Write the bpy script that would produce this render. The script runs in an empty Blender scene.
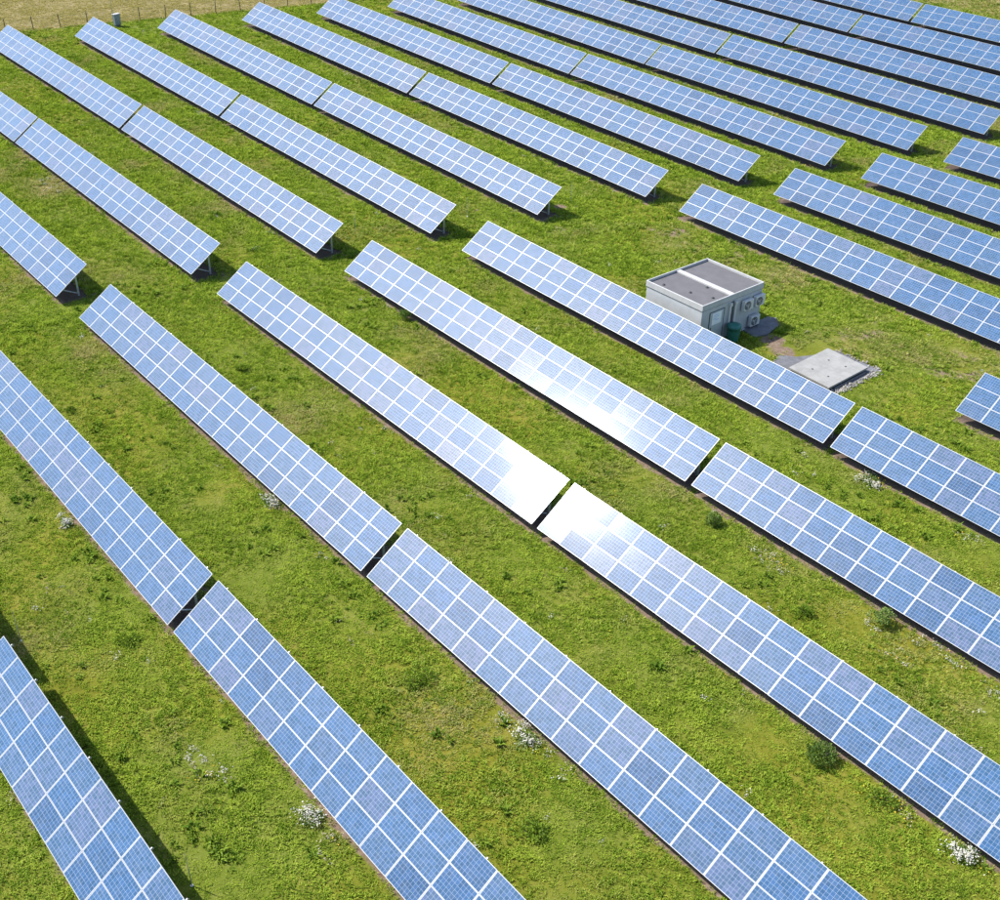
import bpy, bmesh, math, random
import numpy as np
from mathutils import Matrix, Vector, Euler

random.seed(7)
rng = np.random.default_rng(7)
scene = bpy.context.scene
col = scene.collection
R = math.radians

# ------------------------------------------------------------------ camera
YAW, PITCH, ROLL = -0.865472, 0.603434, 0.021993
cam_d = bpy.data.cameras.new('camera')
cam_d.sensor_fit = 'HORIZONTAL'
cam_d.sensor_width = 36.0
cam_d.lens = 36.0 * 1.160603
cam_d.clip_end = 9000
cam = bpy.data.objects.new('camera', cam_d)
col.objects.link(cam)
_f = Vector((math.sin(YAW) * math.cos(PITCH), math.cos(YAW) * math.cos(PITCH), -math.sin(PITCH)))
_r = Vector((math.cos(YAW), -math.sin(YAW), 0))
_u = _r.cross(_f)
_r2 = _r * math.cos(ROLL) + _u * math.sin(ROLL)
_u2 = -_r * math.sin(ROLL) + _u * math.cos(ROLL)
_m = Matrix((( _r2.x, _u2.x, -_f.x), (_r2.y, _u2.y, -_f.y), (_r2.z, _u2.z, -_f.z)))
H0 = 0.70                                       # low panel edge above the grass
cam.matrix_world = Matrix.Translation((0, 0, 37.2923 + H0)) @ _m.to_4x4()
scene.camera = cam

# ------------------------------------------------------------------ sky, sun, exposure
SUN_EL, SUN_AZ = R(47.8), R(-118.0)             # azimuth clockwise from +Y
world = bpy.data.worlds.new('World')
scene.world = world
world.use_nodes = True
wn = world.node_tree
wn.nodes.clear()
sky = wn.nodes.new('ShaderNodeTexSky')
sky.sky_type = 'NISHITA'
sky.sun_disc = False
sky.sun_elevation = SUN_EL
sky.sun_rotation = SUN_AZ
sky.air_density = 1.0
sky.dust_density = 1.0
sky.ozone_density = 1.0
bg = wn.nodes.new('ShaderNodeBackground')
bg.inputs['Strength'].default_value = 0.13
wo = wn.nodes.new('ShaderNodeOutputWorld')
wn.links.new(sky.outputs[0], bg.inputs[0])
wn.links.new(bg.outputs[0], wo.inputs[0])
sun_d = bpy.data.lights.new('sun', 'SUN')
sun_d.energy = 4.2
sun_d.angle = R(0.53)
sun_d.color = (1.0, 0.955, 0.89)
sun = bpy.data.objects.new('sun', sun_d)
col.objects.link(sun)
to_sun = Vector((math.sin(SUN_AZ) * math.cos(SUN_EL), math.cos(SUN_AZ) * math.cos(SUN_EL), math.sin(SUN_EL)))
sun.rotation_euler = to_sun.to_track_quat('Z', 'Y').to_euler()
sun.location = (-60, -30, 90)
scene.view_settings.view_transform = 'Standard'
scene.view_settings.look = 'None'
scene.view_settings.gamma = 1
scene.view_settings.use_curve_mapping = False
scene.view_settings.exposure = 0.95
scene.cycles.max_bounces = 4
scene.cycles.diffuse_bounces = 2
scene.cycles.glossy_bounces = 3
scene.cycles.transmission_bounces = 2


# ------------------------------------------------------------------ helpers
def terr(x, y):
    """gentle swell of the field, metres"""
    u = np.clip((np.asarray(x, float) + 70) / 60, -1.45, 1.0)
    v = np.clip((np.asarray(y, float) - 60) / 60, -1.05, 1.5)
    q = (0.59786, 0.09254, 0.48089, 0.37585, 0.30400, 0.25045, 0.24418)
    return q[0]*u*u + q[1]*u*v + q[2]*v*v + q[3]*v**3 + q[4]*u*v*v + q[5]*u*u*v + q[6]*u**3


def gz(x, y):
    return float(terr(x, y))


def tag(o, label=None, cat=None, group=None, kind=None):
    if label: o['label'] = label
    if cat: o['category'] = cat
    if group: o['group'] = group
    if kind: o['kind'] = kind
    return o


def empty(name, loc, rot=(0, 0, 0)):
    o = bpy.data.objects.new(name, None)
    o.empty_display_size = 0.3
    o.location = loc
    o.rotation_euler = rot
    col.objects.link(o)
    return o


def link_mesh(name, me, parent=None, loc=None, rot=None):
    o = bpy.data.objects.new(name, me)
    col.objects.link(o)
    if parent: o.parent = parent
    if loc is not None: o.location = loc
    if rot is not None: o.rotation_euler = rot
    return o


class MB:
    """collects shapes and builds one mesh"""
    def __init__(self):
        self.bm = bmesh.new()

    def box(self, x0, x1, y0, y1, z0, z1, mi=0, bevel=0.0, mat=None):
        r = bmesh.ops.create_cube(self.bm, size=1.0)
        vs = r['verts']
        M = Matrix.Translation(((x0+x1)/2, (y0+y1)/2, (z0+z1)/2)) @ Matrix.Diagonal((x1-x0, y1-y0, z1-z0, 1))
        if mat is not None: M = mat @ M
        bmesh.ops.transform(self.bm, matrix=M, verts=vs)
        fs = set(f for v in vs for f in v.link_faces)
        for f in fs: f.material_index = mi
        if bevel:
            es = list(set(e for v in vs for e in v.link_edges))
            b = bmesh.ops.bevel(self.bm, geom=es, offset=bevel, segments=1, affect='EDGES', profile=0.5)
            for f in b['faces']: f.material_index = mi
        return self

    def bar(self, a, b, w, h, mi=0):
        a, b = Vector(a), Vector(b)
        d = b - a
        rot = d.to_track_quat('Z', 'Y').to_matrix().to_4x4()
        M = Matrix.Translation((a + b) / 2) @ rot
        return self.box(-w/2, w/2, -h/2, h/2, -d.length/2, d.length/2, mi, 0, M)

    def lathe(self, prof, n=20, mi=0, mat=None, smooth=True):
        rings = []
        for (r, z) in prof:
            ring = []
            for k in range(n):
                a = 2*math.pi*k/n
                p = Vector((r*math.cos(a), r*math.sin(a), z))
                if mat is not None: p = mat @ p
                ring.append(self.bm.verts.new(p))
            rings.append(ring)
        for i in range(len(rings)-1):
            for k in range(n):
                f = self.bm.faces.new((rings[i][k], rings[i][(k+1) % n], rings[i+1][(k+1) % n], rings[i+1][k]))
                f.material_index = mi
                f.smooth = smooth
        for ring, fl in ((rings[0], True), (rings[-1], False)):
            f = self.bm.faces.new(list(reversed(ring)) if fl else ring)
            f.material_index = mi
        return self

    def mesh(self, name, mats):
        me = bpy.data.meshes.new(name)
        bmesh.ops.recalc_face_normals(self.bm, faces=self.bm.faces)
        self.bm.to_mesh(me)
        self.bm.free()
        for m in (mats if isinstance(mats, (list, tuple)) else [mats]):
            me.materials.append(m)
        return me

    def build(self, name, mats, parent=None, loc=None, rot=None):
        return link_mesh(name, self.mesh(name, mats), parent, loc, rot)


class NT:
    """small node-graph helper"""
    def __init__(self, name):
        self.mat = bpy.data.materials.new(name)
        self.mat.use_nodes = True
        self.t = self.mat.node_tree
        self.t.nodes.clear()
        self.out = self.t.nodes.new('ShaderNodeOutputMaterial')

    def n(self, typ, **kw):
        nd = self.t.nodes.new(typ)
        for k, v in kw.items(): setattr(nd, k, v)
        return nd

    def l(self, a, b): self.t.links.new(a, b)

    def math(self, op, a, b=None, c=None, clamp=False):
        nd = self.n('ShaderNodeMath', operation=op, use_clamp=clamp)
        for i, v in enumerate((a, b, c)):
            if v is None: continue
            if isinstance(v, (int, float)): nd.inputs[i].default_value = v
            else: self.l(v, nd.inputs[i])
        return nd.outputs[0]

    def mix(self, fac, a, b, blend='MIX'):
        nd = self.n('ShaderNodeMix', data_type='RGBA', blend_type=blend)
        for i, v in ((0, fac), (6, a), (7, b)):
            if isinstance(v, (int, float)): nd.inputs[i].default_value = v
            elif isinstance(v, tuple): nd.inputs[i].default_value = (*v, 1) if len(v) == 3 else v
            else: self.l(v, nd.inputs[i])
        return nd.outputs[2]

    def noise(self, vec, scale, detail=3, rough=0.55, dims='3D'):
        nd = self.n('ShaderNodeTexNoise', noise_dimensions=dims)
        nd.inputs['Scale'].default_value = scale
        nd.inputs['Detail'].default_value = detail
        nd.inputs['Roughness'].default_value = rough
        if vec is not None: self.l(vec, nd.inputs['Vector'])
        return nd.outputs[0]

    def ramp(self, fac, stops):
        nd = self.n('ShaderNodeValToRGB')
        cr = nd.color_ramp
        while len(cr.elements) > 1: cr.elements.remove(cr.elements[-1])
        for i, (p, c) in enumerate(stops):
            e = cr.elements[0] if i == 0 else cr.elements.new(p)
            e.position = p
            e.color = (*c, 1) if len(c) == 3 else c
        self.l(fac, nd.inputs[0])
        return nd.outputs[0]

    def smooth(self, v, a, b):
        nd = self.n('ShaderNodeMapRange', interpolation_type='SMOOTHSTEP')
        nd.inputs[1].default_value = a
        nd.inputs[2].default_value = b
        self.l(v, nd.inputs[0])
        return nd.outputs[0]

    def bsdf(self, color=None, rough=0.6, **kw):
        b = self.n('ShaderNodeBsdfPrincipled')
        if color is not None:
            if isinstance(color, tuple): b.inputs['Base Color'].default_value = (*color, 1)
            else: self.l(color, b.inputs['Base Color'])
        if isinstance(rough, (int, float)): b.inputs['Roughness'].default_value = rough
        else: self.l(rough, b.inputs['Roughness'])
        for k, v in kw.items(): b.inputs[k.replace('_', ' ')].default_value = v
        self.l(b.outputs[0], self.out.inputs[0])
        return b

    def bump(self, b, height, strength=0.3, dist=0.02):
        nd = self.n('ShaderNodeBump')
        nd.inputs['Strength'].default_value = strength
        nd.inputs['Distance'].default_value = dist
        self.l(height, nd.inputs['Height'])
        self.l(nd.outputs[0], b.inputs['Normal'])


def plain(name, color, rough=0.6, var=0.12, scale=3.0, metallic=0.0, bump=0.0):
    g = NT(name)
    tc = g.n('ShaderNodeTexCoord').outputs['Object']
    nz = g.noise(tc, scale, 5, 0.65)
    dark = tuple(c*(1-var*1.6) for c in color)
    lite = tuple(min(1, c*(1+var)) for c in color)
    c = g.mix(g.smooth(nz, 0.32, 0.68), dark, lite)
    b = g.bsdf(c, rough)
    b.inputs['Metallic'].default_value = metallic
    if bump: g.bump(b, g.noise(tc, scale*9, 4), bump, 0.01)
    return g.mat


# ------------------------------------------------------------------ materials
def mat_cells():
    g = NT('silicon_cells_under_glass')
    tc = g.n('ShaderNodeTexCoord').outputs['Object']
    sx = g.n('ShaderNodeSeparateXYZ')
    g.l(tc, sx.inputs[0])
    X, Y = sx.outputs[0], sx.outputs[1]
    rnd = g.n('ShaderNodeObjectInfo').outputs['Random']
    P, PY = 0.1585, 0.1610
    ax = g.math('ADD', g.math('DIVIDE', X, P), 5.0)
    ay = g.math('ADD', g.math('DIVIDE', Y, PY), 3.0)
    fx = g.math('ABSOLUTE', g.math('SUBTRACT', g.math('FRACT', ax), 0.5))
    fy = g.math('ABSOLUTE', g.math('SUBTRACT', g.math('FRACT', ay), 0.5))
    # gap between neighbouring cells and their clipped corners
    gap = g.math('MAXIMUM', g.math('GREATER_THAN', fx, 0.476), g.math('GREATER_THAN', fy, 0.476))
    inx = g.math('LESS_THAN', g.math('ABSOLUTE', X), 5*P)
    iny = g.math('LESS_THAN', g.math('ABSOLUTE', Y), 3*PY)
    inside = g.math('MULTIPLY', inx, iny)
    # two silver bus bars per cell, running along the module
    by = g.math('ABSOLUTE', g.math('SUBTRACT', fy, 0.22))
    bus = g.math('LESS_THAN', by, 0.010)
    # one tone per cell
    comb = g.n('ShaderNodeCombineXYZ')
    g.l(g.math('FLOOR', ax), comb.inputs[0])
    g.l(g.math('FLOOR', ay), comb.inputs[1])
    g.l(g.math('MULTIPLY', rnd, 371.0), comb.inputs[2])
    wn_ = g.n('ShaderNodeTexWhiteNoise', noise_dimensions='3D')
    g.l(comb.outputs[0], wn_.inputs['Vector'])
    vor = g.n('ShaderNodeTexVoronoi')
    vor.inputs['Scale'].default_value = 38.0
    g.l(tc, vor.inputs['Vector'])
    cellv = g.math('ADD', g.math('MULTIPLY', wn_.outputs[0], 0.6), g.math('MULTIPLY', vor.outputs['Distance'], 0.7))
    c = g.mix(cellv, (0.006, 0.038, 0.098), (0.027, 0.098, 0.208))
    # whole modules differ a little: some greener blue, some more violet
    tone = g.ramp(rnd, [(0.0, (0.60, 0.74, 0.82)), (0.2, (0.80, 0.95, 1.02)), (0.5, (1.0, 1.03, 1.05)), (0.74, (1.3, 1.02, 0.98)), (0.90, (2.0, 1.08, 0.98)), (1.0, (2.5, 1.12, 0.98))])
    c = g.mix(1.0, c, tone, 'MULTIPLY')
    c = g.mix(1.0, c, g.ramp(wn_.outputs[0], [(0.0, (0.85, 1.05, 1.02)), (0.5, (1.0, 1.0, 1.0)), (1.0, (1.15, 0.98, 1.03))]), 'MULTIPLY')
    c = g.mix(g.math('MULTIPLY', bus, 0.35), c, (0.26, 0.31, 0.38))
    c = g.mix(g.math('MULTIPLY', gap, 0.72), c, (0.36, 0.43, 0.52))
    c = g.mix(inside, (0.36, 0.37, 0.385), c)
    # thin film of dust, heavier at the low edge of some modules
    dust = g.smooth(g.noise(tc, 1.7, 4), 0.45, 0.8)
    c = g.mix(g.math('MULTIPLY', dust, 0.06), c, (0.42, 0.38, 0.32))
    b = g.bsdf(c, 0.40)
    b.inputs['Specular IOR Level'].default_value = 0.11
    b.inputs['Coat Weight'].default_value = 1.0
    b.inputs['Coat IOR'].default_value = 1.38
    r = g.math('ADD', g.math('MULTIPLY', rnd, 0.025), 0.050)
    g.l(r, b.inputs['Coat Roughness'])
    return g.mat


def mat_alu():
    g = NT('anodised_aluminium')
    b = g.bsdf((0.36, 0.37, 0.385), 0.42)
    b.inputs['Metallic'].default_value = 0.25
    return g.mat


M_CELL = mat_cells()
M_ALU = mat_alu()
M_BACK = plain('white_backsheet', (0.62, 0.62, 0.60), 0.6, 0.04)
M_ZINC = plain('galvanised_steel', (0.50, 0.53, 0.55), 0.42, 0.16, 6.0, 0.55)
M_WALL = plain('pale_rendered_concrete', (0.41, 0.425, 0.43), 0.85, 0.05, 1.2, bump=0.15)
M_RIM = plain('light_concrete_rim', (0.42, 0.42, 0.415), 0.8, 0.06, 2.0, bump=0.1)
M_ROOFFELT = plain('grey_roof_coating', (0.108, 0.105, 0.113), 0.9, 0.06, 1.4, bump=0.2)
M_GROOVE = plain('dark_joint', (0.09, 0.09, 0.09), 0.9, 0.1)
M_DOOR = plain('grey_painted_steel_door', (0.40, 0.44, 0.46), 0.45, 0.05, 2.0)
M_WHITE = plain('white_sheet_metal', (0.56, 0.56, 0.55), 0.45, 0.05, 3.0)
M_BLACK = plain('black_plastic', (0.025, 0.025, 0.027), 0.5, 0.2)
M_GREEN = plain('green_plastic', (0.028, 0.165, 0.130), 0.5, 0.15, 4.0)
M_SLAB = plain('cast_concrete_cover', (0.265, 0.262, 0.250), 0.85, 0.09, 1.6, bump=0.15)
M_PAD = plain('weathered_concrete', (0.125, 0.128, 0.140), 0.9, 0.16, 2.2, bump=0.2)
M_STONE = plain('river_pebble', (0.29, 0.27, 0.245), 0.8, 0.3, 2.0)
M_SIGN = plain('white_notice', (0.74, 0.77, 0.80), 0.5, 0.03)
M_INK = plain('faded_blue_print', (0.36, 0.49, 0.70), 0.6, 0.15, 9.0)
M_CAB = plain('grey_polyester_cabinet', (0.20, 0.235, 0.26), 0.5, 0.08)
M_POST = plain('weathered_fence_post', (0.10, 0.085, 0.065), 0.85, 0.3, 4.0)
M_WIRE = plain('fence_wire', (0.16, 0.15, 0.13), 0.6, 0.2)


def mat_ground():
    g = NT('meadow_ground')
    pos = g.n('ShaderNodeNewGeometry').outputs['Position']
    soil = g.n('ShaderNodeAttribute', attribute_name='soil').outputs['Fac']
    dry = g.n('ShaderNodeAttribute', attribute_name='dry').outputs['Fac']
    big = g.noise(pos, 0.09, 4, 0.6)
    mid = g.noise(pos, 0.55, 5, 0.65)
    fine = g.noise(pos, 4.5, 5, 0.7)
    c = g.ramp(g.math('ADD', g.math('MULTIPLY', mid, 0.55), g.math('MULTIPLY', fine, 0.45)),
               [(0.30, (0.055, 0.075, 0.008)), (0.45, (0.105, 0.135, 0.014)), (0.56, (0.130, 0.155, 0.024)), (0.72, (0.190, 0.180, 0.060))])
    c = g.mix(g.smooth(big, 0.42, 0.66), c, g.mix(1.0, c, (1.30, 1.02, 0.9), 'MULTIPLY'))
    straw = g.ramp(g.math('ADD', g.math('MULTIPLY', mid, 0.5), g.math('MULTIPLY', fine, 0.5)),
                   [(0.32, (0.120, 0.095, 0.040)), (0.5, (0.200, 0.165, 0.070)), (0.68, (0.330, 0.255, 0.140))])
    dmask = g.smooth(g.math('ADD', dry, g.math('MULTIPLY', g.math('SUBTRACT', mid, 0.5), 0.9)), 0.30, 0.70)
    c = g.mix(dmask, c, straw)
    earth = g.ramp(fine, [(0.3, (0.110, 0.076, 0.052)), (0.55, (0.190, 0.138, 0.100)), (0.75, (0.270, 0.215, 0.165))])
    smask = g.smooth(g.math('ADD', soil, g.math('MULTIPLY', g.math('SUBTRACT', mid, 0.5), 1.3)), 0.42, 0.66)
    c = g.mix(smask, c, earth)
    table_shade = g.n('ShaderNodeAttribute', attribute_name='table_shade').outputs['Fac']   # dark bare soil under the tables, with their shade painted into its colour
    c = g.mix(g.math('MULTIPLY', table_shade, 0.85), c, (0.066, 0.050, 0.043))
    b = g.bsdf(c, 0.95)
    b.inputs['Specular IOR Level'].default_value = 0.12
    g.bump(b, fine, 0.6, 0.10)
    return g.mat


def mat_leaf(name, lo, hi, transl=0.35, straw=None):
    """leaf colour drifting across the field and from plant to plant"""
    g = NT(name)
    pos = g.n('ShaderNodeNewGeometry').outputs['Position']
    rnd = g.n('ShaderNodeObjectInfo').outputs['Random']
    st = g.n('ShaderNodeMapping')
    st.inputs['Scale'].default_value = (0.30, 1.25, 1.0)      # drifts drawn out along the rows
    g.l(pos, st.inputs['Vector'])
    f = g.math('ADD', g.math('MULTIPLY', g.noise(st.outputs[0], 0.55, 2, 0.65), 0.5), g.math('MULTIPLY', g.math('SUBTRACT', rnd, 0.5), 0.60))
    f = g.math('ADD', f, g.math('MULTIPLY', g.noise(pos, 2.6, 1, 0.6), 0.55))
    f = g.math('SUBTRACT', f, 0.08)
    c = g.mix(g.smooth(f, 0.22, 0.72), lo, hi)
    if straw:
        c = g.mix(g.smooth(g.math('ADD', g.noise(pos, 0.16, 2, 0.6), g.math('MULTIPLY', rnd, 0.22)), 0.65, 0.92), c, straw)
        dry = g.n('ShaderNodeAttribute', attribute_name='dryness', attribute_type='INSTANCER').outputs['Fac']
        c = g.mix(g.smooth(g.math('ADD', dry, g.math('MULTIPLY', rnd, 0.35)), 0.45, 0.9), c, straw)
    d = g.n('ShaderNodeBsdfDiffuse')
    t = g.n('ShaderNodeBsdfTranslucent')
    g.l(c, d.inputs[0])
    g.l(g.mix(1.0, c, (1.15, 1.2, 0.6), 'MULTIPLY'), t.inputs[0])
    mx = g.n('ShaderNodeMixShader')
    mx.inputs[0].default_value = transl
    g.l(d.outputs[0], mx.inputs[1])
    g.l(t.outputs[0], mx.inputs[2])
    g.l(mx.outputs[0], g.out.inputs[0])
    return g.mat


M_GROUND = mat_ground()
M_GRASS = mat_leaf('meadow_grass', (0.130, 0.215, 0.018), (0.380, 0.470, 0.060), 0.28, (0.420, 0.365, 0.150))
M_WEED = mat_leaf('broad_weed_leaf', (0.100, 0.170, 0.020), (0.190, 0.270, 0.035), 0.25)
M_SHRUB = mat_leaf('shrub_leaf', (0.120, 0.190, 0.045), (0.240, 0.320, 0.100), 0.25)
M_PETAL = plain('white_petals', (0.56, 0.54, 0.46), 0.8, 0.25, 7.0)
M_YELLOW = plain('yellow_petals', (0.62, 0.42, 0.02), 0.8, 0.1, 7.0)
M_DRYHEAD = plain('straw_seed_heads', (0.42, 0.36, 0.24), 0.9, 0.2, 7.0)

# ------------------------------------------------------------------ layout of the tables
Y0, PIT = 13.79853, 9.024854
DY = [0.104, 0.013, 0.013, -0.072, -0.092, -0.18, -0.193, 0.384, 0.202, -0.025, -0.119, -0.086, 0.013, 0.017, 0.02]
TILT, SLOPE = 0.594983, 3.056341
COLW, NC, NR = 1.67, 20, 3
TW = COLW * NC


def row_y(i): return Y0 + PIT * i + DY[i + 1]


NEAR = [  # below the cross aisle: row, start x
    (-1, -75.25), (-1, -41.31), (0, -72.80), (0, -38.82), (1, -70.46), (1, -36.56), (2, -68.08), (2, -34.26), (3, -65.74), (3, -31.89),
    (4, -63.34), (4, -29.46), (5, -27.14), (6, -58.48), (7, -55.99), (8, -53.55), (9, -51.23)]
FAR = [   # above it
    (1, -107.71), (2, -139.0), (2, -105.28), (3, -136.83), (3, -102.96), (4, -134.50), (4, -100.67), (5, -132.18), (5, -98.40),
    (6, -129.54), (6, -95.69), (7, -127.01), (7, -93.20), (8, -124.49), (8, -90.78), (9, -122.01), (9, -88.36), (10, -119.87), (10, -86.15),
    (11, -117.64), (11, -83.87), (12, -115.26), (12, -81.57), (13, -113.07), (13, -79.28)]
ALL = NEAR + FAR


def under_table(x, y):
    m = np.zeros(np.shape(x), bool)
    for r, x0 in ALL:
        ry = row_y(r)
        m |= (x > x0) & (x < x0 + TW) & (y > ry - 0.1) & (y < ry + 2.6)
    return m


def fence_x(y): return -142.0 + 0.272 * (y - 47.6)


# ------------------------------------------------------------------ ground
def ground():
    xs = np.concatenate([[-4000, -1500, -700, -400, -260, -210, -185], np.arange(-170, 8.01, 0.5), [12, 20, 40, 80, 200, 600, 1500, 4000]])
    ys = np.concatenate([[-4000, -1500, -600, -200, -80, -40, -20, -12], np.arange(-6, 164.01, 0.5), [175, 200, 260, 400, 900, 2000, 4000]])
    XX, YY = np.meshgrid(xs, ys)
    ZZ = terr(XX, YY)
    bumpy = (XX > -170) & (XX < 8) & (YY > -6) & (YY < 164)
    wob = 0.035*np.sin(XX*0.9+1.3*np.sin(YY*0.33)) * np.sin(YY*0.7+0.8*np.sin(XX*0.41)) + rng.normal(0, 0.012, XX.shape)
    ZZ = ZZ + np.where(bumpy, wob, 0)
    ny, nx = XX.shape
    co = np.stack([XX, YY, ZZ], -1).reshape(-1, 3)
    idx = np.arange(nx*ny).reshape(ny, nx)
    q = np.stack([idx[:-1, :-1], idx[:-1, 1:], idx[1:, 1:], idx[1:, :-1]], -1).reshape(-1, 4)
    me = bpy.data.meshes.new('ground')
    me.vertices.add(len(co))
    me.vertices.foreach_set('co', co.ravel())
    me.loops.add(q.size)
    me.loops.foreach_set('vertex_index', q.ravel().astype(np.int32))
    me.polygons.add(len(q))
    me.polygons.foreach_set('loop_start', np.arange(0, q.size, 4, dtype=np.int32))
    me.update(calc_edges=True)
    me.polygons.foreach_set('use_smooth', np.ones(len(q), bool))
    x, y = co[:, 0], co[:, 1]
    soil = np.zeros(len(co))
    for r, x0 in ALL:                      # rain drips off the low edge and keeps a strip of earth bare
        ry = row_y(r)
        inx = (x > x0 - 0.3) & (x < x0 + TW + 0.3)
        d = np.abs(y - (ry + 0.22))
        soil = np.maximum(soil, np.where(inx, np.clip(0.74 - d/0.62, 0, 1), 0))
        soil = np.maximum(soil, np.where(inx & (y > ry + 0.34) & (y < ry + 2.7), 1.0, 0))
    for (bx, by, br) in BARE:
        soil = np.maximum(soil, np.clip(1.15 - np.hypot(x-bx, y-by)/br, 0, 0.95))
    for (bx, by, br) in WORN:
        soil = np.maximum(soil, np.clip(0.62 - 0.5*np.hypot(x-bx, y-by)/br, 0, 0.5))
    dry = np.clip((fence_x(y) + 0.8 - x)/1.4, 0, 1)
    dry = np.maximum(dry, np.clip((y - 139.5)/5, 0, 0.55))
    for (bx, by, br, s) in DRYP:
        dry = np.maximum(dry, s*np.clip(1.3 - np.hypot(x-bx, y-by)/br, 0, 1))
    shade = np.zeros(len(co))  # mask for the shade painted onto the soil beneath each table
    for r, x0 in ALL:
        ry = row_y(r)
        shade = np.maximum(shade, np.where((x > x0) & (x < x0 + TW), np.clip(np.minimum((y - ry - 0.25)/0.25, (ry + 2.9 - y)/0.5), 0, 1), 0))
    for nm, a in (('soil', soil), ('dry', dry), ('table_shade', shade)):
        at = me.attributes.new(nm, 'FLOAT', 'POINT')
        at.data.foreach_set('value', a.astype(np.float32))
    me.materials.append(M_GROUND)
    o = link_mesh('ground', me)
    tag(o, 'green meadow with bare earth strips under the panel rows', kind='structure')
    return o


BARE = [(-40.3, 58.3, 1.5), (-39.0, 57.6, 1.4), (-66.3, 62.4, 0.8), (-70.0, 56.5, 0.5), (-44.5, 62.0, 0.8)]
WORN = [(-57, 66, 4.5), (-51, 66.2, 4), (-45, 66.0, 3.5), (-37, 64, 4), (-30, 65, 5), (-61, 74, 3), (-63, 59, 2.5), (-52, 62.5, 2.5), (-24, 60, 4), (-70.5, 66, 2)]
DRYP = [(-30, 66, 5, 0.42), (-36, 63, 5, 0.45), (-46, 67, 4, 0.5), (-56, 65, 4, 0.42), (-62, 74, 4, 0.4), (-26, 62, 4, 0.4), (-50, 64, 3, 0.45),
        (-95, 31, 4, 0.6), (-103, 32.6, 3, 0.6), (-86, 54, 3, 0.6), (-52, 30, 4, 0.35), (-60, 55, 5, 0.35)]
ground()


# ------------------------------------------------------------------ solar tables
def panel_mesh():
    w, h, t, fr = COLW/2 - 0.005, SLOPE/3/2 - 0.005, 0.040, 0.014
    v, f, mi = [], [], []
    def ring(a, b, z):
        s = len(v)
        v.extend([(-a, -b, z), (a, -b, z), (a, b, z), (-a, b, z)])
        return s
    r0 = ring(w, h, -t)
    r1 = ring(w, h, 0)
    r2 = ring(w-fr, h-fr, 0)
    r3 = ring(w-fr, h-fr, -0.003)
    f.append((r0+3, r0+2, r0+1, r0)); mi.append(2)
    for a, b in ((r0, r1), (r1, r2), (r2, r3)):
        for k in range(4):
            f.append((a+k, a+(k+1) % 4, b+(k+1) % 4, b+k)); mi.append(0)
    f.append((r3, r3+1, r3+2, r3+3)); mi.append(1)
    me = bpy.data.meshes.new('panel')
    me.from_pydata(v, [], f)
    for m in (M_ALU, M_CELL, M_BACK): me.materials.append(m)
    me.polygons.foreach_set('material_index', mi)
    me.update()
    return me


ct, st = math.cos(TILT), math.sin(TILT)


def on_slope(s, n=0.0):
    """y, z of a point s metres up the slope and n metres off the glass"""
    return s*ct - n*st, H0 + s*st + n*ct


ME_PANEL = panel_mesh()
# rafter: runs under the modules and pokes out above the top edge
_m = MB()
_a, _b = on_slope(0.12, -0.155), on_slope(SLOPE + 0.045, -0.155)
_m.bar((0, _a[0], _a[1]), (0, _b[0], _b[1]), 0.05, 0.10)
ME_RAFTER = _m.mesh('rafter', M_ZINC)
_m = MB()
_p = on_slope(0.655*SLOPE, -0.20)
_m.bar((0.07, _p[0], -0.6), (0.07, _p[0], _p[1] + 0.05), 0.09, 0.12)
_m.box(0.02, 0.13, _p[0]-0.09, _p[0]+0.09, _p[1]-0.16, _p[1]+0.02)
ME_POST = _m.mesh('post', M_ZINC)
_m = MB()
_q = on_slope(0.16*SLOPE, -0.21)
_m.bar((-0.06, _p[0]-0.05, 0.14), (-0.06, _q[0], _q[1]), 0.055, 0.055)
_m.bar((-0.06, _p[0]+0.08, 0.16), (0.12, _p[0]-0.05, 0.16), 0.05, 0.05)
ME_BRACE = _m.mesh('brace', M_ZINC)
_m = MB()
_m.box(0.02, TW-0.02, -0.025, 0.025, -0.06, 0.0)
ME_RAIL = _m.mesh('rail', M_ALU)
RAFTERS = [0.68 + k*(TW-1.36)/12 for k in range(13)]


def build_table(r, x0, label):
    z0, z1 = gz(x0, row_y(r)), gz(x0+TW, row_y(r))
    root = empty('solar_table', (x0, row_y(r), z0), (0, -math.atan2(z1-z0, TW), 0))
    tag(root, label, 'solar table', 'rows of tilted solar tables')
    rr = random.Random(int(r*1000 + x0*10))
    ta, tb = rr.gauss(0, 0.0025), rr.gauss(0, 0.003)
    for c in range(NC):
        ca = rr.gauss(0, 0.003)
        for k in range(NR):
            yy, zz = on_slope((k+0.5)*SLOPE/3)
            link_mesh('panel', ME_PANEL, root, ((c+0.5)*COLW, yy, zz),
                      (TILT + ta*0.4 + ca*0.3 + rr.gauss(0, 0.0035), tb*0.3 + rr.gauss(0, 0.0040), 0))
    for s in (0.22, 0.78, 1.30, 1.76, 2.28, 2.84):
        yy, zz = on_slope(s, -0.045)
        link_mesh('rail', ME_RAIL, root, (0, yy, zz), (TILT, 0, 0))
    for xr in RAFTERS:
        link_mesh('rafter', ME_RAFTER, root, (xr, 0, 0))
        link_mesh('post', ME_POST, root, (xr, 0, 0))
        link_mesh('brace', ME_BRACE, root, (xr, 0, 0))
    return root


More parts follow.
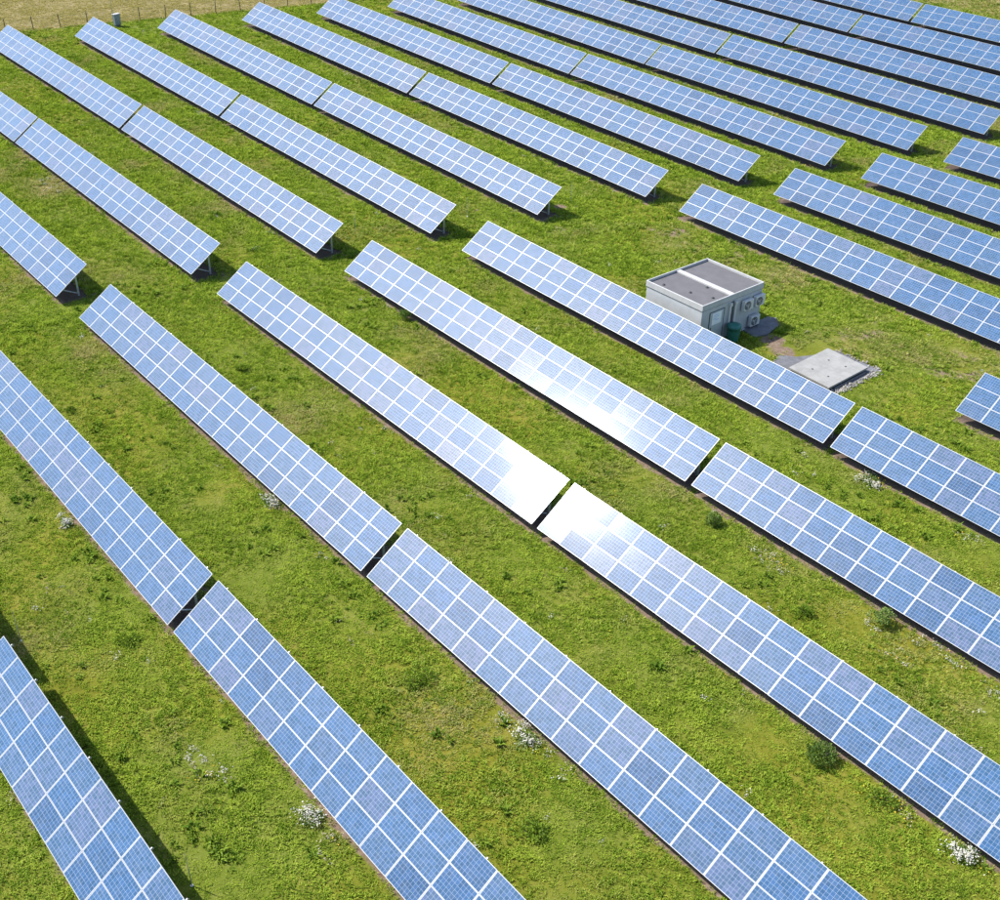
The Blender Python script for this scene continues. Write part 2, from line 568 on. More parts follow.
ORD = ['first', 'second', 'third', 'fourth', 'fifth', 'sixth', 'seventh', 'eighth', 'ninth', 'tenth', 'eleventh', 'twelfth', 'thirteenth']
NEAR_LABEL = {
    (-1, 0): 'solar table whose corner just enters at the left edge, in bottom left row',
    (-1, 1): 'solar table filling the bottom left corner, long shadow on the grass behind it',
    (0, 0): 'solar table cut by the left edge, second row from bottom left, upper of two',
    (0, 1): 'solar table leaving at the bottom edge, second row from bottom left, lower of two',
    (1, 0): 'whole solar table in third row from bottom left, between aisle and narrow gap',
    (1, 1): 'solar table with pale violet sheen, third row from bottom left, runs off bottom edge',
    (2, 0): 'solar table with blinding sun glare at its lower right end, fourth row from bottom left',
    (2, 1): 'solar table with glare at its upper left end, running off the lower right edge',
    (3, 0): 'solar table silvered by sun glare along its low edge, fifth row from bottom left',
    (3, 1): 'blue solar table in fifth row from bottom left, leaving at the right edge',
    (4, 0): 'greyish solar table directly in front of the concrete cabin and the flat slab',
    (4, 1): 'blue solar table at right edge, across a gap from the one before the cabin',
    (5, 0): 'cut-off solar table corner at right edge beside the flat concrete slab',
    (6, 0): 'long solar table passing just behind the concrete cabin to the right edge',
    (7, 0): 'solar table starting below the aisle, second row behind the concrete cabin',
    (8, 0): 'solar table starting below the aisle, third row behind the concrete cabin',
    (9, 0): 'short visible piece of solar table at right edge, fourth row behind the cabin'}
seen = {}
for r, x0 in NEAR:
    k = 0 if r not in seen else 1
    seen[r] = 1
    build_table(r, x0, NEAR_LABEL[(r, k)])
for r, x0 in FAR:
    inner = (r == 1) or any(rr == r and xx < x0 for rr, xx in FAR)
    if r == 1:
        lab = 'solar table end at left edge, first row above the grass aisle'
    elif inner:
        lab = 'solar table touching the aisle, %s row from the left above the aisle' % ORD[r-1]
    else:
        lab = 'outer solar table away from the aisle, %s row from the left above the aisle' % ORD[r-1]
    build_table(r, x0, lab)


# ------------------------------------------------------------------ concrete cabin
CX, CY, CW, CD, CH = -45.25, 56.42, 5.13, 6.13, 3.09
cabin = empty('transformer_cabin', (CX, CY, 0.10), (R(-1.0), R(-1.6), R(-0.2)))
tag(cabin, 'pale concrete transformer cabin with flat grey roof standing between the panel rows', 'cabin')
hw, hd = CW/2, CD/2
wt = 0.14
iw, idp = hw-0.05, hd-0.05
rim_h = 0.42
zw = CH - rim_h - 0.05
for nm, b in (('wall', (-iw, iw, -idp, -idp+wt)), ('wall', (-iw, iw, idp-wt, idp)), ('wall', (-iw, -iw+wt, -idp+wt, idp-wt)), ('wall', (iw-wt, iw, -idp+wt, idp-wt))):
    MB().box(*b, -0.35, zw, bevel=0.012).build(nm, M_WALL, cabin)
MB().box(-iw+0.05, iw-0.05, -idp+0.05, idp-0.05, zw-0.05, zw+0.06).build('shadow_joint', M_GROOVE, cabin)
roof = MB().box(-hw+0.085, hw-0.085, -hd+0.085, hd-0.085, zw+0.055, CH-0.17).build('roof', M_ROOFFELT, cabin)
for b in ((-hw, hw, -hd, -hd+0.09), (-hw, hw, hd-0.09, hd), (-hw, -hw+0.09, -hd+0.09, hd-0.09), (hw-0.09, hw, -hd+0.09, hd-0.09)):
    MB().box(*b, zw+0.05, CH, bevel=0.015).build('parapet', M_RIM, roof)
MB().box(-hw+0.095, hw-0.095, -0.19, 0.19, CH-0.19, CH-0.05, bevel=0.02).build('roof_divider', M_RIM, roof)
for (x, y) in ((-1.55, -2.4), (0.4, -1.9), (1.9, -1.35), (0.55, -0.42)):
    m = MB()
    m.lathe([(0.10, CH-0.175), (0.10, CH-0.13), (0.07, CH-0.10)], 12)
    m.build('roof_drain', M_BLACK, roof, (x, y, 0))
xf = iw
door = MB().box(xf, xf+0.035, -2.18, -0.85, 0.02, 2.28, bevel=0.008).build('door', M_DOOR, cabin)
MB().box(xf+0.001, xf+0.03, -2.25, -2.19, 0.0, 2.33).box(xf+0.001, xf+0.03, -0.84, -0.78, 0.0, 2.33).box(xf+0.001, xf+0.03, -2.19, -0.84, 2.29, 2.34).build('frame', M_GROOVE, door)
MB().box(xf+0.036, xf+0.075, -2.08, -2.03, 1.0, 1.22, bevel=0.008).build('handle', M_BLACK, door)
sign = MB().box(xf+0.037, xf+0.047, -1.98, -1.08, 1.35, 2.2).build('notice', M_SIGN, door)
for (a, b, z, h) in ((-1.85, -1.35, 2.02, 0.05), (-1.85, -1.3, 1.9, 0.04), (-1.88, -1.55, 1.76, 0.05), (-1.75, -1.30, 1.66, 0.04)):
    MB().box(xf+0.048, xf+0.050, a, b, z, z+h).build('print_line', M_INK, sign)
for y in (-0.28, 0.24):
    m = MB()
    m.box(xf+0.002, xf+0.13, y-0.075, y+0.075, 0.95, 2.45, bevel=0.01)
    m.box(xf+0.002, xf+0.19, y-0.10, y+0.10, 2.30, 2.52, bevel=0.01)
    m.build('cable_duct', M_WHITE, cabin)
MB().box(xf+0.002, xf+0.03, -0.19, 0.15, 0.95, 2.55).build('duct_back_plate', M_GROOVE, cabin)
MB().box(xf+0.001, xf+0.16, 0.55, 1.55, -0.2, 0.10, bevel=0.02).build('plinth', M_RIM, cabin)
CABM = cabin.matrix_basis.copy()


def cab_pt(x, y, z): return CABM @ Vector((x, y, z))


def aircon(y, z, label, stand=False):
    """outdoor unit of an air conditioner, fan facing +x"""
    w, h, d = 0.92, 0.74, 0.28
    p = cab_pt(xf + 0.08, y, z)
    if stand: p.z = gz(p.x, p.y) + 0.19
    root = empty('air_conditioner', p, cabin.rotation_euler)
    tag(root, label, 'air conditioner', 'outdoor cooling units on the cabin')
    MB().box(0, d, -w/2, w/2, 0, h, bevel=0.02).build('casing', M_WHITE, root)
    M = Matrix.Translation((d, -0.12, h/2)) @ Matrix.Rotation(math.pi/2, 4, 'Y')
    MB().lathe([(0.31, -0.002), (0.31, 0.012), (0.27, 0.014)], 28, mat=M).build('fan_opening', M_BLACK, root)
    fan = MB()
    for k in range(3):
        a = 2*math.pi*k/3
        Mk = M @ Matrix.Rotation(a, 4, 'Z') @ Matrix.Translation((0.15, 0, 0.016)) @ Matrix.Rotation(0.25, 4, 'X')
        fan.box(-0.11, 0.11, -0.055, 0.055, -0.003, 0.003, mat=Mk)
    fan.lathe([(0.06, 0.01), (0.06, 0.026), (0.03, 0.034)], 12, mat=M)
    fan.build('fan', M_DOOR, root)
    gr = MB()
    for rad in (0.12, 0.20, 0.29):
        for k in range(20):
            a0, a1 = 2*math.pi*k/20, 2*math.pi*(k+1)/20
            gr.bar(M @ Vector((rad*math.cos(a0), rad*math.sin(a0), 0.045)), M @ Vector((rad*math.cos(a1), rad*math.sin(a1), 0.045)), 0.008, 0.008)
    for k in range(4):
        a = math.pi*k/4
        gr.bar(M @ Vector((0.31*math.cos(a), 0.31*math.sin(a), 0.043)), M @ Vector((-0.31*math.cos(a), -0.31*math.sin(a), 0.043)), 0.008, 0.008)
    gr.build('fan_guard', M_WHITE, root)
    for s in (-0.36, 0.36):
        if stand: MB().box(0.02, d-0.02, s-0.04, s+0.04, -0.2, 0.0).build('foot', M_PAD, root)
        else: MB().bar((-0.09, s, -0.03), (d, s, -0.03), 0.04, 0.05).bar((-0.08, s, -0.35), (-0.08, s, 0.0), 0.04, 0.04).build('bracket', M_ZINC, root)
    return root


aircon(1.33, 1.62, 'left of the two white air conditioners high on the cabin wall, beside the duct')
aircon(2.52, 1.62, 'right of the two white air conditioners high on the cabin wall, at its corner')
aircon(2.25, 0.1, 'white air conditioner standing low on the concrete pad beside the cabin', True)

# green rain barrel by the door
bp_ = cab_pt(xf + 0.58, -0.28, 0)
bz = gz(bp_.x, bp_.y)
barrel = empty('rain_barrel', (bp_.x, bp_.y, bz))
tag(barrel, 'green plastic barrel standing against the shaded cabin wall below the ducts', 'barrel')
MB().lathe([(0.36, -0.05), (0.39, 0.02), (0.44, 0.75), (0.46, 1.02), (0.49, 1.03), (0.49, 1.09), (0.45, 1.1)], 28).build('body', M_GREEN, barrel)
MB().lathe([(0.48, 1.1), (0.49, 1.15), (0.28, 1.19), (0.05, 1.20)], 28).build('lid', M_GREEN, barrel)
MB().box(-0.06, 0.06, -0.06, 0.06, 1.20, 1.23, bevel=0.01).build('handle', M_GREEN, barrel)

# concrete pad under the low unit
pad = MB()
_o = [(-42.75, 57.75), (-41.45, 57.55), (-41.15, 58.6), (-41.5, 60.2), (-42.3, 60.9), (-42.8, 60.6)]
bm = pad.bm
top = [bm.verts.new((x, y, gz(x, y)+0.085)) for x, y in _o]
bot = [bm.verts.new((x*1.0, y, gz(x, y)-0.2)) for x, y in _o]
bm.faces.new(top)
for i in range(len(_o)):
    bm.faces.new((top[i], bot[i], bot[(i+1) % len(_o)], top[(i+1) % len(_o)]))
tag(pad.build('pavement', M_PAD), 'grey concrete pad on the ground at the cabin corner', kind='structure')

# covered chamber in the grass
sx0, sx1, sy0, sy1 = -37.05, -33.90, 55.62, 59.66
sz = gz(-35.4, 57.6)
slab = empty('concrete_slab', (-35.45, 57.6, sz))
tag(slab, 'flat pale concrete chamber cover with lifting holes lying in the grass near the cabin', 'slab')
ex, ey = (sx1-sx0)/2, (sy1-sy0)/2
cov = MB().box(-ex, ex, -ey, ey, 0.27, 0.40, bevel=0.012).build('cover', M_SLAB, slab)
MB().box(-ex+0.10, ex-0.12, -ey+0.1, ey-0.1, -0.3, 0.27).build('chamber_wall', M_PAD, slab)
MB().box(ex+0.04, ex+0.12, -ey+0.5, ey-0.35, -0.2, 0.22, bevel=0.01).build('edge_board', M_PAD, slab)
for (x, y) in ((-0.55, 0.75), (0.62, 0.95), (-0.5, -1.0), (0.7, -0.95)):
    MB().lathe([(0.07, 0.398), (0.07, 0.404), (0.05, 0.405)], 12).build('lifting_hole', M_BLACK, cov, (x, y, 0))
for y in (0.62, -0.5, 1.55):
    MB().box(-0.06, 0.06, ey-0.0, ey+0.05, 0.30, 0.37, bevel=0.008).build('lifting_lug', M_PAD, cov, (y*0.9, 0, 0))
ap = MB()
_o = [(-38.6, 56.0), (-37.2, 55.1), (-33.4, 55.1), (-33.45, 60.45), (-36.9, 60.3), (-37.25, 59.0), (-38.0, 57.6), (-38.8, 57.0)]
bm = ap.bm
f = bm.faces.new([bm.verts.new((x, y, gz(x, y)+0.05)) for x, y in _o])
tag(ap.build('path', M_PAD), 'grey gravel apron around the concrete chamber cover', kind='structure')


def pebbles():
    bm = bmesh.new()
    rr = random.Random(3)
    for i in range(330):
        t = rr.random()
        if t < 0.62: x, y = rr.gauss(-33.40, 0.13), rr.uniform(55.0, 60.4)
        elif t < 0.8: x, y = rr.uniform(-36.9, -33.3), rr.gauss(60.4, 0.10)
        else: x, y = rr.uniform(-34.0, -33.3), rr.uniform(54.8, 57.6)
        s = rr.uniform(0.035, 0.10)
        M = Matrix.Translation((x, y, gz(x, y)+0.05+s*0.3)) @ Euler((rr.random()*6, rr.random()*6, rr.random()*6)).to_matrix().to_4x4() @ Matrix.Diagonal((s, s*rr.uniform(.6, 1), s*rr.uniform(.5, .8), 1))
        bmesh.ops.create_icosphere(bm, subdivisions=1, radius=1.0, matrix=M)
    me = bpy.data.meshes.new('pebbles')
    bm.to_mesh(me)
    bm.free()
    me.materials.append(M_STONE)
    tag(link_mesh('pebbles', me), 'pale pebbles along the edge of the concrete chamber cover', 'pebbles', kind='stuff')


pebbles()

# ------------------------------------------------------------------ cabinet, lightning rods, fence
cp = (-137.7, 56.25)
cb = empty('electrical_cabinet', (cp[0], cp[1], gz(*cp)), (0, 0, R(14)))
tag(cb, 'small grey electrical cabinet standing on the grass before the wire fence', 'cabinet')
MB().box(-0.22, 0.22, -0.40, 0.40, 0.25, 1.42, bevel=0.015).build('body', M_CAB, cb)
MB().box(-0.25, 0.25, -0.44, 0.44, 1.421, 1.49, bevel=0.02).build('rain_cap', M_RIM, cb)
MB().box(-0.17, 0.17, -0.33, 0.33, -0.3, 0.25).build('plinth', M_PAD, cb)
d_ = MB().box(0.221, 0.245, -0.36, 0.36, 0.30, 1.38, bevel=0.006).build('door', M_CAB, cb)
MB().box(0.246, 0.27, -0.30, -0.26, 0.80, 0.95).build('handle', M_BLACK, d_)
MB().lathe([(0.02, 1.49), (0.018, 3.6), (0.010, 3.65)], 8).build('mast', M_ZINC, cb, (-0.15, -0.30, 0))

RODS = [((-72.5, 46.2), 1.6, 'thin lightning rod on the aisle beyond the third row of tables above it'),
        ((-69.3, 55.0), 1.6, 'thin lightning rod on the aisle beyond the fourth row of tables above it'),
        ((-66.55, 63.9), 1.8, 'thin lightning rod on the aisle near a pale bare patch left of the cabin'),
        ((-43.3, 8.4), 1.9, 'thin lightning rod at the left edge behind the bottom left solar table'),
        ((-26.7, 8.4), 1.9, 'thin lightning rod at the bottom edge behind the bottom left solar table')]
for (x, y), h, lab in RODS:
    ro = empty('lightning_rod', (x, y, gz(x, y)))
    tag(ro, lab, 'lightning rod', 'thin rods beside the tables')
    MB().lathe([(0.022, -0.4), (0.020, h*0.6), (0.012, h*0.61), (0.010, h), (0.003, h+0.05)], 8).build('mast', M_ZINC, ro)
    MB().box(-0.05, 0.05, -0.05, 0.05, -0.1, 0.08, bevel=0.01).build('foot', M_ZINC, ro)

fy = [36.0 + 2.95*k for k in range(22)]
fence = empty('wire_fence', (fence_x(fy[0]), fy[0], gz(fence_x(fy[0]), fy[0])))
tag(fence, 'wire fence on thin dark posts between the meadow and the dry field', 'fence')
fo = Vector(fence.location)
_m = MB()
_m.lathe([(0.05, -0.4), (0.05, 1.5), (0.035, 1.55)], 8)
ME_FP = _m.mesh('post', M_POST)
rr = random.Random(11)
tops = []
for y in fy:
    x = fence_x(y) + rr.uniform(-0.08, 0.08)
    link_mesh('post', ME_FP, fence, Vector((x, y, gz(x, y))) - fo, (rr.gauss(0, 0.03), rr.gauss(0, 0.03), 0))
    tops.append(Vector((x, y, gz(x, y))) - fo)
for hgt in (0.25, 0.6, 0.95, 1.3):
    m = MB()
    for a, b in zip(tops[:-1], tops[1:]):
        mid = (a+b)/2 + Vector((0, 0, hgt-0.02))
        m.bar(a + Vector((0, 0, hgt)), mid, 0.010, 0.010)
        m.bar(mid, b + Vector((0, 0, hgt)), 0.010, 0.010)
    m.build('wire', M_WIRE, fence)


# ------------------------------------------------------------------ vegetation
def blade_clump(name, n, h, spread, width, mat, seed, droop=0.6, segs=2, flat=0.0):
    """a clump of bent blades as one small mesh"""
    r = random.Random(seed)
    v, f = [], []
    for i in range(n):
        a = r.uniform(0, 2*math.pi)
        rad = spread*math.sqrt(r.random())
        bx, by = rad*math.cos(a), rad*math.sin(a)
        dirn = a + r.gauss(0, 0.9)
        hh = h*r.uniform(0.5, 1.15)
        lean = droop*r.uniform(0.3, 1.2)*hh + flat*h
        w = width*r.uniform(0.6, 1.3)
        px, py = -math.sin(dirn)*w/2, math.cos(dirn)*w/2
        mx, my, mz = bx+math.cos(dirn)*lean*0.45, by+math.sin(dirn)*lean*0.45, hh*0.72
        tx, ty, tz = bx+math.cos(dirn)*lean*1.25, by+math.sin(dirn)*lean*1.25, hh*r.uniform(0.75, 1.05)
        s = len(v)
        v += [(bx-px, by-py, -0.02), (bx+px, by+py, -0.02), (mx-px*0.9, my-py*0.9, mz), (mx+px*0.9, my+py*0.9, mz), (tx, ty, tz)]
        f += [(s, s+1, s+3, s+2), (s+2, s+3, s+4)]
    me = bpy.data.meshes.new(name)
    me.from_pydata(v, [], f)
    me.materials.append(mat)
    return me


def scatter(name, protos, pts, scl, rotz, pick, dryness, label, cat, mat):
    """one 'stuff' object: protos instanced on points"""
    me = bpy.data.meshes.new(name)
    me.vertices.add(len(pts))
    me.vertices.foreach_set('co', np.asarray(pts, np.float32).ravel())
    for nm, typ, a in (('scl', 'FLOAT', scl), ('rotz', 'FLOAT', rotz), ('dryness', 'FLOAT', dryness)):
        at = me.attributes.new(nm, typ, 'POINT')
        at.data.foreach_set('value', np.asarray(a, np.float32))
    at = me.attributes.new('pick', 'INT', 'POINT')
    at.data.foreach_set('value', np.asarray(pick, np.int32))
    me.materials.append(mat)
    o = link_mesh(name, me)
    tag(o, label, cat, kind='stuff')
    ng = bpy.data.node_groups.new(name + '_scatter', 'GeometryNodeTree')
    ng.interface.new_socket('Geometry', in_out='INPUT', socket_type='NodeSocketGeometry')
    ng.interface.new_socket('Geometry', in_out='OUTPUT', socket_type='NodeSocketGeometry')
    N = ng.nodes.new
    gi, go = N('NodeGroupInput'), N('NodeGroupOutput')
    gti = N('GeometryNodeGeometryToInstance')
    for pm in protos:
        po = bpy.data.objects.new(name + '_tuft', pm)
        oi = N('GeometryNodeObjectInfo')
        oi.inputs['Object'].default_value = po
        ng.links.new(oi.outputs['Geometry'], gti.inputs[0])
    iop = N('GeometryNodeInstanceOnPoints')
    iop.inputs['Pick Instance'].default_value = True
    def attr(nm, t):
        a = N('GeometryNodeInputNamedAttribute')
        a.data_type = t
        a.inputs[0].default_value = nm
        return a.outputs[0]
    ng.links.new(gi.outputs[0], iop.inputs['Points'])
    ng.links.new(gti.outputs[0], iop.inputs['Instance'])
    ng.links.new(attr('pick', 'INT'), iop.inputs['Instance Index'])
    cx = N('ShaderNodeCombineXYZ')
    ng.links.new(attr('rotz', 'FLOAT'), cx.inputs[2])
    er = N('FunctionNodeEulerToRotation')
    ng.links.new(cx.outputs[0], er.inputs[0])
    ng.links.new(er.outputs[0], iop.inputs['Rotation'])
    ng.links.new(attr('scl', 'FLOAT'), iop.inputs['Scale'])
    ng.links.new(iop.outputs[0], go.inputs[0])
    md = o.modifiers.new('scatter', 'NODES')
    md.node_group = ng
    return o


# points on the meadow that the photograph can see (a generous wedge), thinner far away
def meadow_points(n, seed):
    r = np.random.default_rng(seed)
    x = r.uniform(-172, 6, n*3)
    y = r.uniform(-4, 160, n*3)
    fwd = x*math.sin(YAW) + y*math.cos(YAW)
    side = x*math.cos(YAW) - y*math.sin(YAW)
    k = (fwd > 20) & (np.abs(side) < 0.50*fwd + 9) & (fwd < 190)
    dist = np.hypot(fwd, 38)
    k &= r.random(n*3) < np.clip((62/dist)**1.3, 0, 1)
    k &= ~((x > CX-hw) & (x < CX+hw) & (y > CY-hd) & (y < CY+hd))
    k &= ~((x > -38.6) & (x < -33.4) & (y > 55.0) & (y < 60.7))
    k &= ~((x > -42.8) & (x < -41.2) & (y > 57.6) & (y < 60.8))
    return x[k], y[k], dist[k], r


def vnoise(x, y, s, seed):
    """smooth value noise for patchiness"""
    r = np.random.default_rng(seed)
    T = r.random((256, 256))
    u, v = x/s + 300, y/s + 300
    i, j = np.floor(u).astype(int), np.floor(v).astype(int)
    a, b = u-i, v-j
    a, b = a*a*(3-2*a), b*b*(3-2*b)
    g = lambda p, q: T[p % 256, q % 256]
    return (g(i, j)*(1-a)+g(i+1, j)*a)*(1-b) + (g(i, j+1)*(1-a)+g(i+1, j+1)*a)*b


def drip(x, y):
    m = np.zeros(len(x))
    for r, x0 in ALL:
        ry = row_y(r)
        inx = (x > x0) & (x < x0 + TW)
        m = np.maximum(m, np.where(inx, np.clip(1 - np.abs(y - (ry + 0.30))/0.50, 0, 1), 0))
        m = np.maximum(m, np.where(inx & (y > ry + 0.3) & (y < ry + 2.3), 1.18, 0))
    return m


gx, gy, gd, r_ = meadow_points(470000, 21)
pat = 0.6*vnoise(gx, gy, 2.3, 1) + 0.4*vnoise(gx, gy, 0.8, 2)
dr = drip(gx, gy)
keep = r_.random(len(gx)) < np.clip(0.68 + 0.6*pat, 0, 1)*(1 - 0.85*dr)
wr = np.zeros(len(gx))
for bx, by, br in WORN: wr = np.maximum(wr, np.clip(1 - np.hypot(gx-bx, gy-by)/(br*1.3), 0, 1))
keep &= r_.random(len(gx)) > 0.75*wr*(vnoise(gx, gy, 1.1, 9) > 0.42)
for bx, by, br in BARE: keep &= (np.hypot(gx-bx, gy-by) > br*0.8) | (r_.random(len(gx)) < 0.15)
gx, gy, gd, pat = gx[keep], gy[keep], gd[keep], pat[keep]
dryv = np.clip((fence_x(gy) + 0.6 - gx)/1.2, 0, 1)
dryv = np.maximum(dryv, np.clip((gy-140)/6, 0, 0.5))
for bx, by, br, s in DRYP: dryv = np.maximum(dryv, s*np.clip(1.3-np.hypot(gx-bx, gy-by)/br, 0, 1))
scl = (0.55 + 0.75*pat + 0.25*r_.random(len(gx)))*np.clip(gd/70, 0.9, 1.5)
scl *= np.where(dryv > 0.8, 0.75, 1.0)
tufts = [blade_clump('grass_tuft', 10, 0.11, 0.115, 0.032, M_GRASS, 40+i, 0.9) for i in range(5)]
scatter('grass', tufts, np.stack([gx, gy, terr(gx, gy)], 1), scl, r_.random(len(gx))*6.28, r_.integers(0, 5, len(gx)), dryv,
        'short uneven meadow grass covering the ground between the panel rows', 'grass', M_GRASS)

# broad-leaved weeds in loose patches
wx, wy, wd, r_ = meadow_points(60000, 22)
pat = 0.5*vnoise(wx, wy, 3.1, 5) + 0.5*vnoise(wx, wy, 1.1, 6)
keep = (pat > 0.57) & (r_.random(len(wx)) < 0.16*np.clip((pat-0.55)*8, 0, 1)) & (fence_x(wy) < wx - 1) & (drip(wx, wy) < 0.3)
wx, wy, wd = wx[keep], wy[keep], wd[keep]
weeds = [blade_clump('weed_rosette', 16, 0.20, 0.12, 0.085, M_WEED, 60+i, 1.0) for i in range(3)]
scatter('weeds', weeds, np.stack([wx, wy, terr(wx, wy)], 1), r_.uniform(0.6, 1.5, len(wx)), r_.random(len(wx))*6.28, r_.integers(0, 3, len(wx)),
        np.zeros(len(wx)), 'darker broad leaved weeds dotted through the meadow grass', 'weeds', M_WEED)


# small white blossoms, thickest along the drip lines
def blossom_mesh(seed, mat, n=16, spread=0.22, h=0.22, size=0.022):
    r = random.Random(seed)
    v, f, mi = [], [], []
    lobes = [(r.gauss(0, .6)*spread, r.gauss(0, .3)*spread, r.uniform(.4, .9)) for _ in range(6)]
    for i in range(n):
        lx_, ly_, lr_ = lobes[r.randrange(len(lobes))]
        a, rad = r.uniform(0, 6.28), spread*lr_*abs(r.gauss(0, 0.55))
        x, y = lx_ + rad*math.cos(a), ly_ + rad*math.sin(a)
        z = h*r.uniform(0.45, 1.15)*(1.0 - 0.35*min(1, rad/spread))
        s = size*r.uniform(0.7, 1.3)
        k = len(v)
        tl = Euler((r.gauss(0, 0.5), r.gauss(0, 0.5), r.random()*6)).to_matrix()
        for q in range(6):
            p = tl @ Vector((s*math.cos(q*math.pi/3), s*math.sin(q*math.pi/3), 0.012 if q % 2 else -0.004))
            v.append((x+p.x, y+p.y, z+p.z))
        f.append(tuple(range(k, k+6))); mi.append(0)
        k = len(v)
        v += [(x*0.7-0.006, y*0.7, 0), (x*0.7+0.006, y*0.7, 0), (x, y, z)]
        f.append((k, k+1, k+2)); mi.append(1)
    me = bpy.data.meshes.new('blossoms')
    me.from_pydata(v, [], f)
    me.materials.append(mat)
    me.materials.append(M_WEED)
    me.polygons.foreach_set('material_index', mi)
    return me


FLOWERS = [(-50.5, 13.5, .8), (-26.6, 13.6, .9), (-24.9, 13.4, .7), (-31.5, 11.5, 1.8), (-25.7, 22.6, .6), (-24.9, 22.7, .6), (-24, 22.7, .7), (-23.1, 22.7, .6),
           (-22.1, 22.5, .7), (-46.1, 23, .6), (-45, 22.9, .6), (-39.9, 22.5, .8), (-27.2, 49.6, .7), (-26, 49.5, .7), (-13.7, 31.6, .7), (-12.1, 31.4, .8), (-13.2, 39.9, .9),
           (-25.9, 39.8, 1.0), (-24.7, 39.6, .8), (-19.3, 39.8, .7), (-16.1, 40.5, .9), (-20.2, 49.4, .8), (-47.8, 50.2, .9), (-47.6, 31.7, .9), (-95.6, 30.9, 2.2),
           (-110.5, 49.9, .8), (-104.3, 49.6, .9), (-76.7, 68.4, 1.8), (-74.7, 86.6, 1.2), (-82.9, 95.5, 1.3), (-104.6, 32.7, 2.0), (-85.8, 54, 1.5), (-61.8, 77.8, 1.2),
           (-46, 69.5, 1.6), (-36, 69, 1.2), (-47, 55, .8), (-52.5, 41.5, .6), (-17.5, 38.5, 1.0), (-90, 60.5, 1.6), (-80, 78, 1.6), (-92, 78, 1.6), (-70, 95, 1.5), (-60, 86.5, 1.3)]
fr = np.random.default_rng(5)
fp = []
for x, y, s in FLOWERS:
    n = int(10*s)
    fp.append(np.stack([fr.normal(x, 0.5*s, n), fr.normal(y, 0.22+0.12*s, n)], 1))
lx, ly, ld, r_ = meadow_points(24000, 23)
kk = (drip(lx, ly) > 0.05) & (drip(lx, ly) < 0.55) & (r_.random(len(lx)) < 0.22)
fp.append(np.stack([lx[kk], ly[kk]], 1))
kk = r_.random(len(lx)) < 0.020
fp.append(np.stack([lx[kk], ly[kk]], 1))
fp = np.concatenate(fp)
ok = ~under_table(fp[:, 0], fp[:, 1]-0.05)
fp = fp[ok]
bl = [blossom_mesh(80+i, M_PETAL) for i in range(3)] + [blossom_mesh(90, M_DRYHEAD), blossom_mesh(91, M_YELLOW, 8)]
scatter('wild_flowers', bl, np.stack([fp[:, 0], fp[:, 1], terr(fp[:, 0], fp[:, 1])], 1), fr.uniform(0.6, 1.3, len(fp)), fr.random(len(fp))*6.28,
        fr.choice([0, 1, 2, 3, 4], len(fp), p=[.27, .25, .21, .25, .02]), np.zeros(len(fp)), 'small white wild flowers scattered mostly along the low panel edges', 'wild flowers', M_PETAL)


# single shrubs and flower cushions that stand out
def foliage_mesh(name, rx, h, n, leaf, mat, seed, spiky=False):
    r = random.Random(seed)
    v, f = [], []
    lobes = [(r.gauss(0, .35)*rx, r.gauss(0, .35)*rx, r.uniform(.35, .75)*h, r.uniform(.45, .75)) for _ in range(7)]
    for i in range(n):
        if spiky:
            a, rad = r.uniform(0, 6.28), rx*math.sqrt(r.random())
            c = Vector((rad*math.cos(a), rad*math.sin(a), h*r.random()*(1.05-0.5*rad/rx)))
            d = Vector((0.35*math.cos(a), 0.35*math.sin(a), 1)).normalized()
        else:
            lx_, ly_, lz_, lr = r.choice(lobes)
            d = Vector((r.gauss(0, 1), r.gauss(0, 1), r.gauss(0.3, 0.9))).normalized()
            k = lr*r.uniform(0.55, 1.0)
            c = Vector((lx_+d.x*rx*k, ly_+d.y*rx*k, max(0.03, lz_+d.z*h*0.45*k)))
        s = leaf*r.uniform(0.6, 1.4)
        t = (d + Vector((r.gauss(0, .5), r.gauss(0, .5), r.gauss(0, .4)))).normalized()
        w = t.cross(Vector((r.gauss(0, 1), r.gauss(0, 1), r.gauss(0, 1)))).normalized()
        k = len(v)
        v += [tuple(c-t*s*0.5), tuple(c+w*s*0.3), tuple(c+t*s*0.6), tuple(c-w*s*0.3)]
        f.append((k, k+1, k+2, k+3))
    me = bpy.data.meshes.new(name)
    me.from_pydata(v, [], f)
    me.materials.append(mat)
    return me


def shrub(x, y, rx, h, label, seed, mat=None, spiky=False, n=700, leaf=0.10):
    root = empty('shrub', (x, y, gz(x, y)))
    tag(root, label, 'shrub', 'single shrubs in the meadow')
    link_mesh('foliage', foliage_mesh('foliage', rx, h, n, leaf, mat or M_SHRUB, seed, spiky), root)
    m = MB()
    r = random.Random(seed)
    for k in range(5):
        a = r.uniform(0, 6.28)
        m.bar((0.04*math.cos(a), 0.04*math.sin(a), -0.1), (rx*0.5*math.cos(a), rx*0.5*math.sin(a), h*0.7), 0.02, 0.02)
    m.build('stems', M_POST, root)


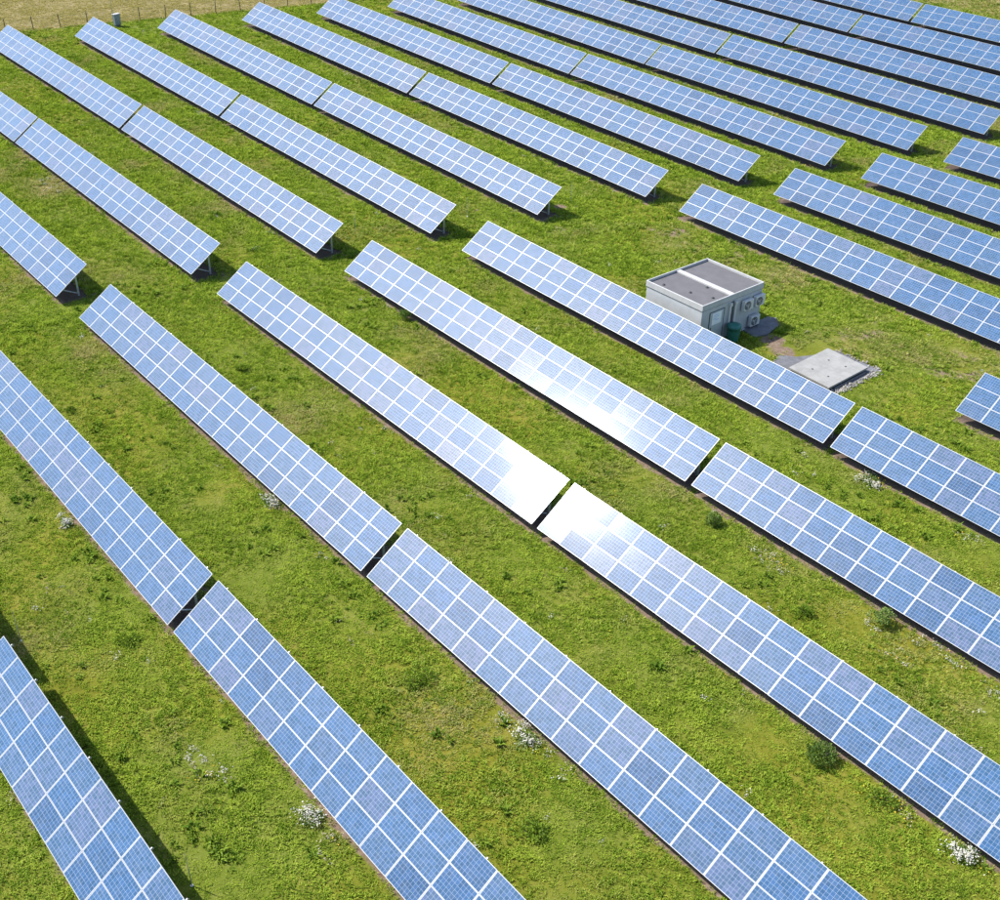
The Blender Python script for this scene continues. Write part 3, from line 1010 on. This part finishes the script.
shrub(-58.1, 40.55, 0.50, 0.75, 'small dark shrub at the low edge of the table silvered by glare', 1)
shrub(-29.35, 39.85, 0.42, 0.85, 'upright spiky shrub in the grass by the gap between the fifth row tables', 2, None, True)
shrub(-19.1, 40.1, 0.62, 0.85, 'round green shrub with white flowers beside it at the low panel edge', 3)
shrub(-15.85, 31.15, 0.62, 0.90, 'pale bushy shrub pressed against the low edge of the lower right table', 4, None, True, 1100)
shrub(-21.9, 38.0, 0.55, 0.35, 'flat dark weed patch in the grass left of the round flowering shrub', 5, M_WEED, False, 420)
shrub(-30.0, 21.1, 0.75, 0.40, 'spreading dark weed patch in the grass strip at lower centre', 6, M_WEED, False, 650)
shrub(-20.5, 19.6, 0.75, 0.35, 'spreading weed patch in the grass near the bottom centre edge', 7, M_WEED, False, 600)
shrub(-40.3, 12.1, 0.60, 0.30, 'low weed patch in the grass right of the bottom left shadow', 8, M_WEED, False, 420)
shrub(-58.9, 28.5, 0.50, 0.35, 'dark weed patch behind the high edge of the whole third row table', 9, M_WEED, False, 380)
shrub(-60.8, 18.1, 0.35, 0.30, 'small dark weed in the grass below the third row, near the left edge', 10, M_WEED, False, 260)
shrub(-13.0, 31.2, 0.60, 0.45, 'weed cluster between two white flower cushions at the lower right table', 12, M_WEED, False, 420)


def cushion(x, y, rx, h, label, seed, n=260):
    root = empty('flower_cushion', (x, y, gz(x, y)))
    tag(root, label, 'flowers', 'white flower cushions at the panel edges')
    link_mesh('leaves', foliage_mesh('leaves', rx, h*0.8, 420, 0.09, M_SHRUB, seed), root)
    link_mesh('blossom', blossom_mesh(seed, M_PETAL, n, rx*1.0, h, 0.027), root)


cushion(-9.45, 31.35, 0.72, 0.42, 'large white flower cushion at the right edge below the lower right table', 31, 420)
cushion(-50.5, 13.5, 0.42, 0.32, 'single white flower cushion at the low edge of the left edge table', 32)
cushion(-26.4, 13.45, 0.55, 0.32, 'white and straw flower cushion at the low edge of the bottom edge table', 33)
cushion(-45.5, 22.75, 0.55, 0.34, 'white flower cushion at the low edge of the whole third row table', 34)
cushion(-24.2, 22.55, 0.60, 0.32, 'white flower cushion at the low edge of the pale violet table', 35)
cushion(-26.4, 49.3, 0.60, 0.34, 'white flower cushion at the low edge of the blue table right of the cabin row', 36)
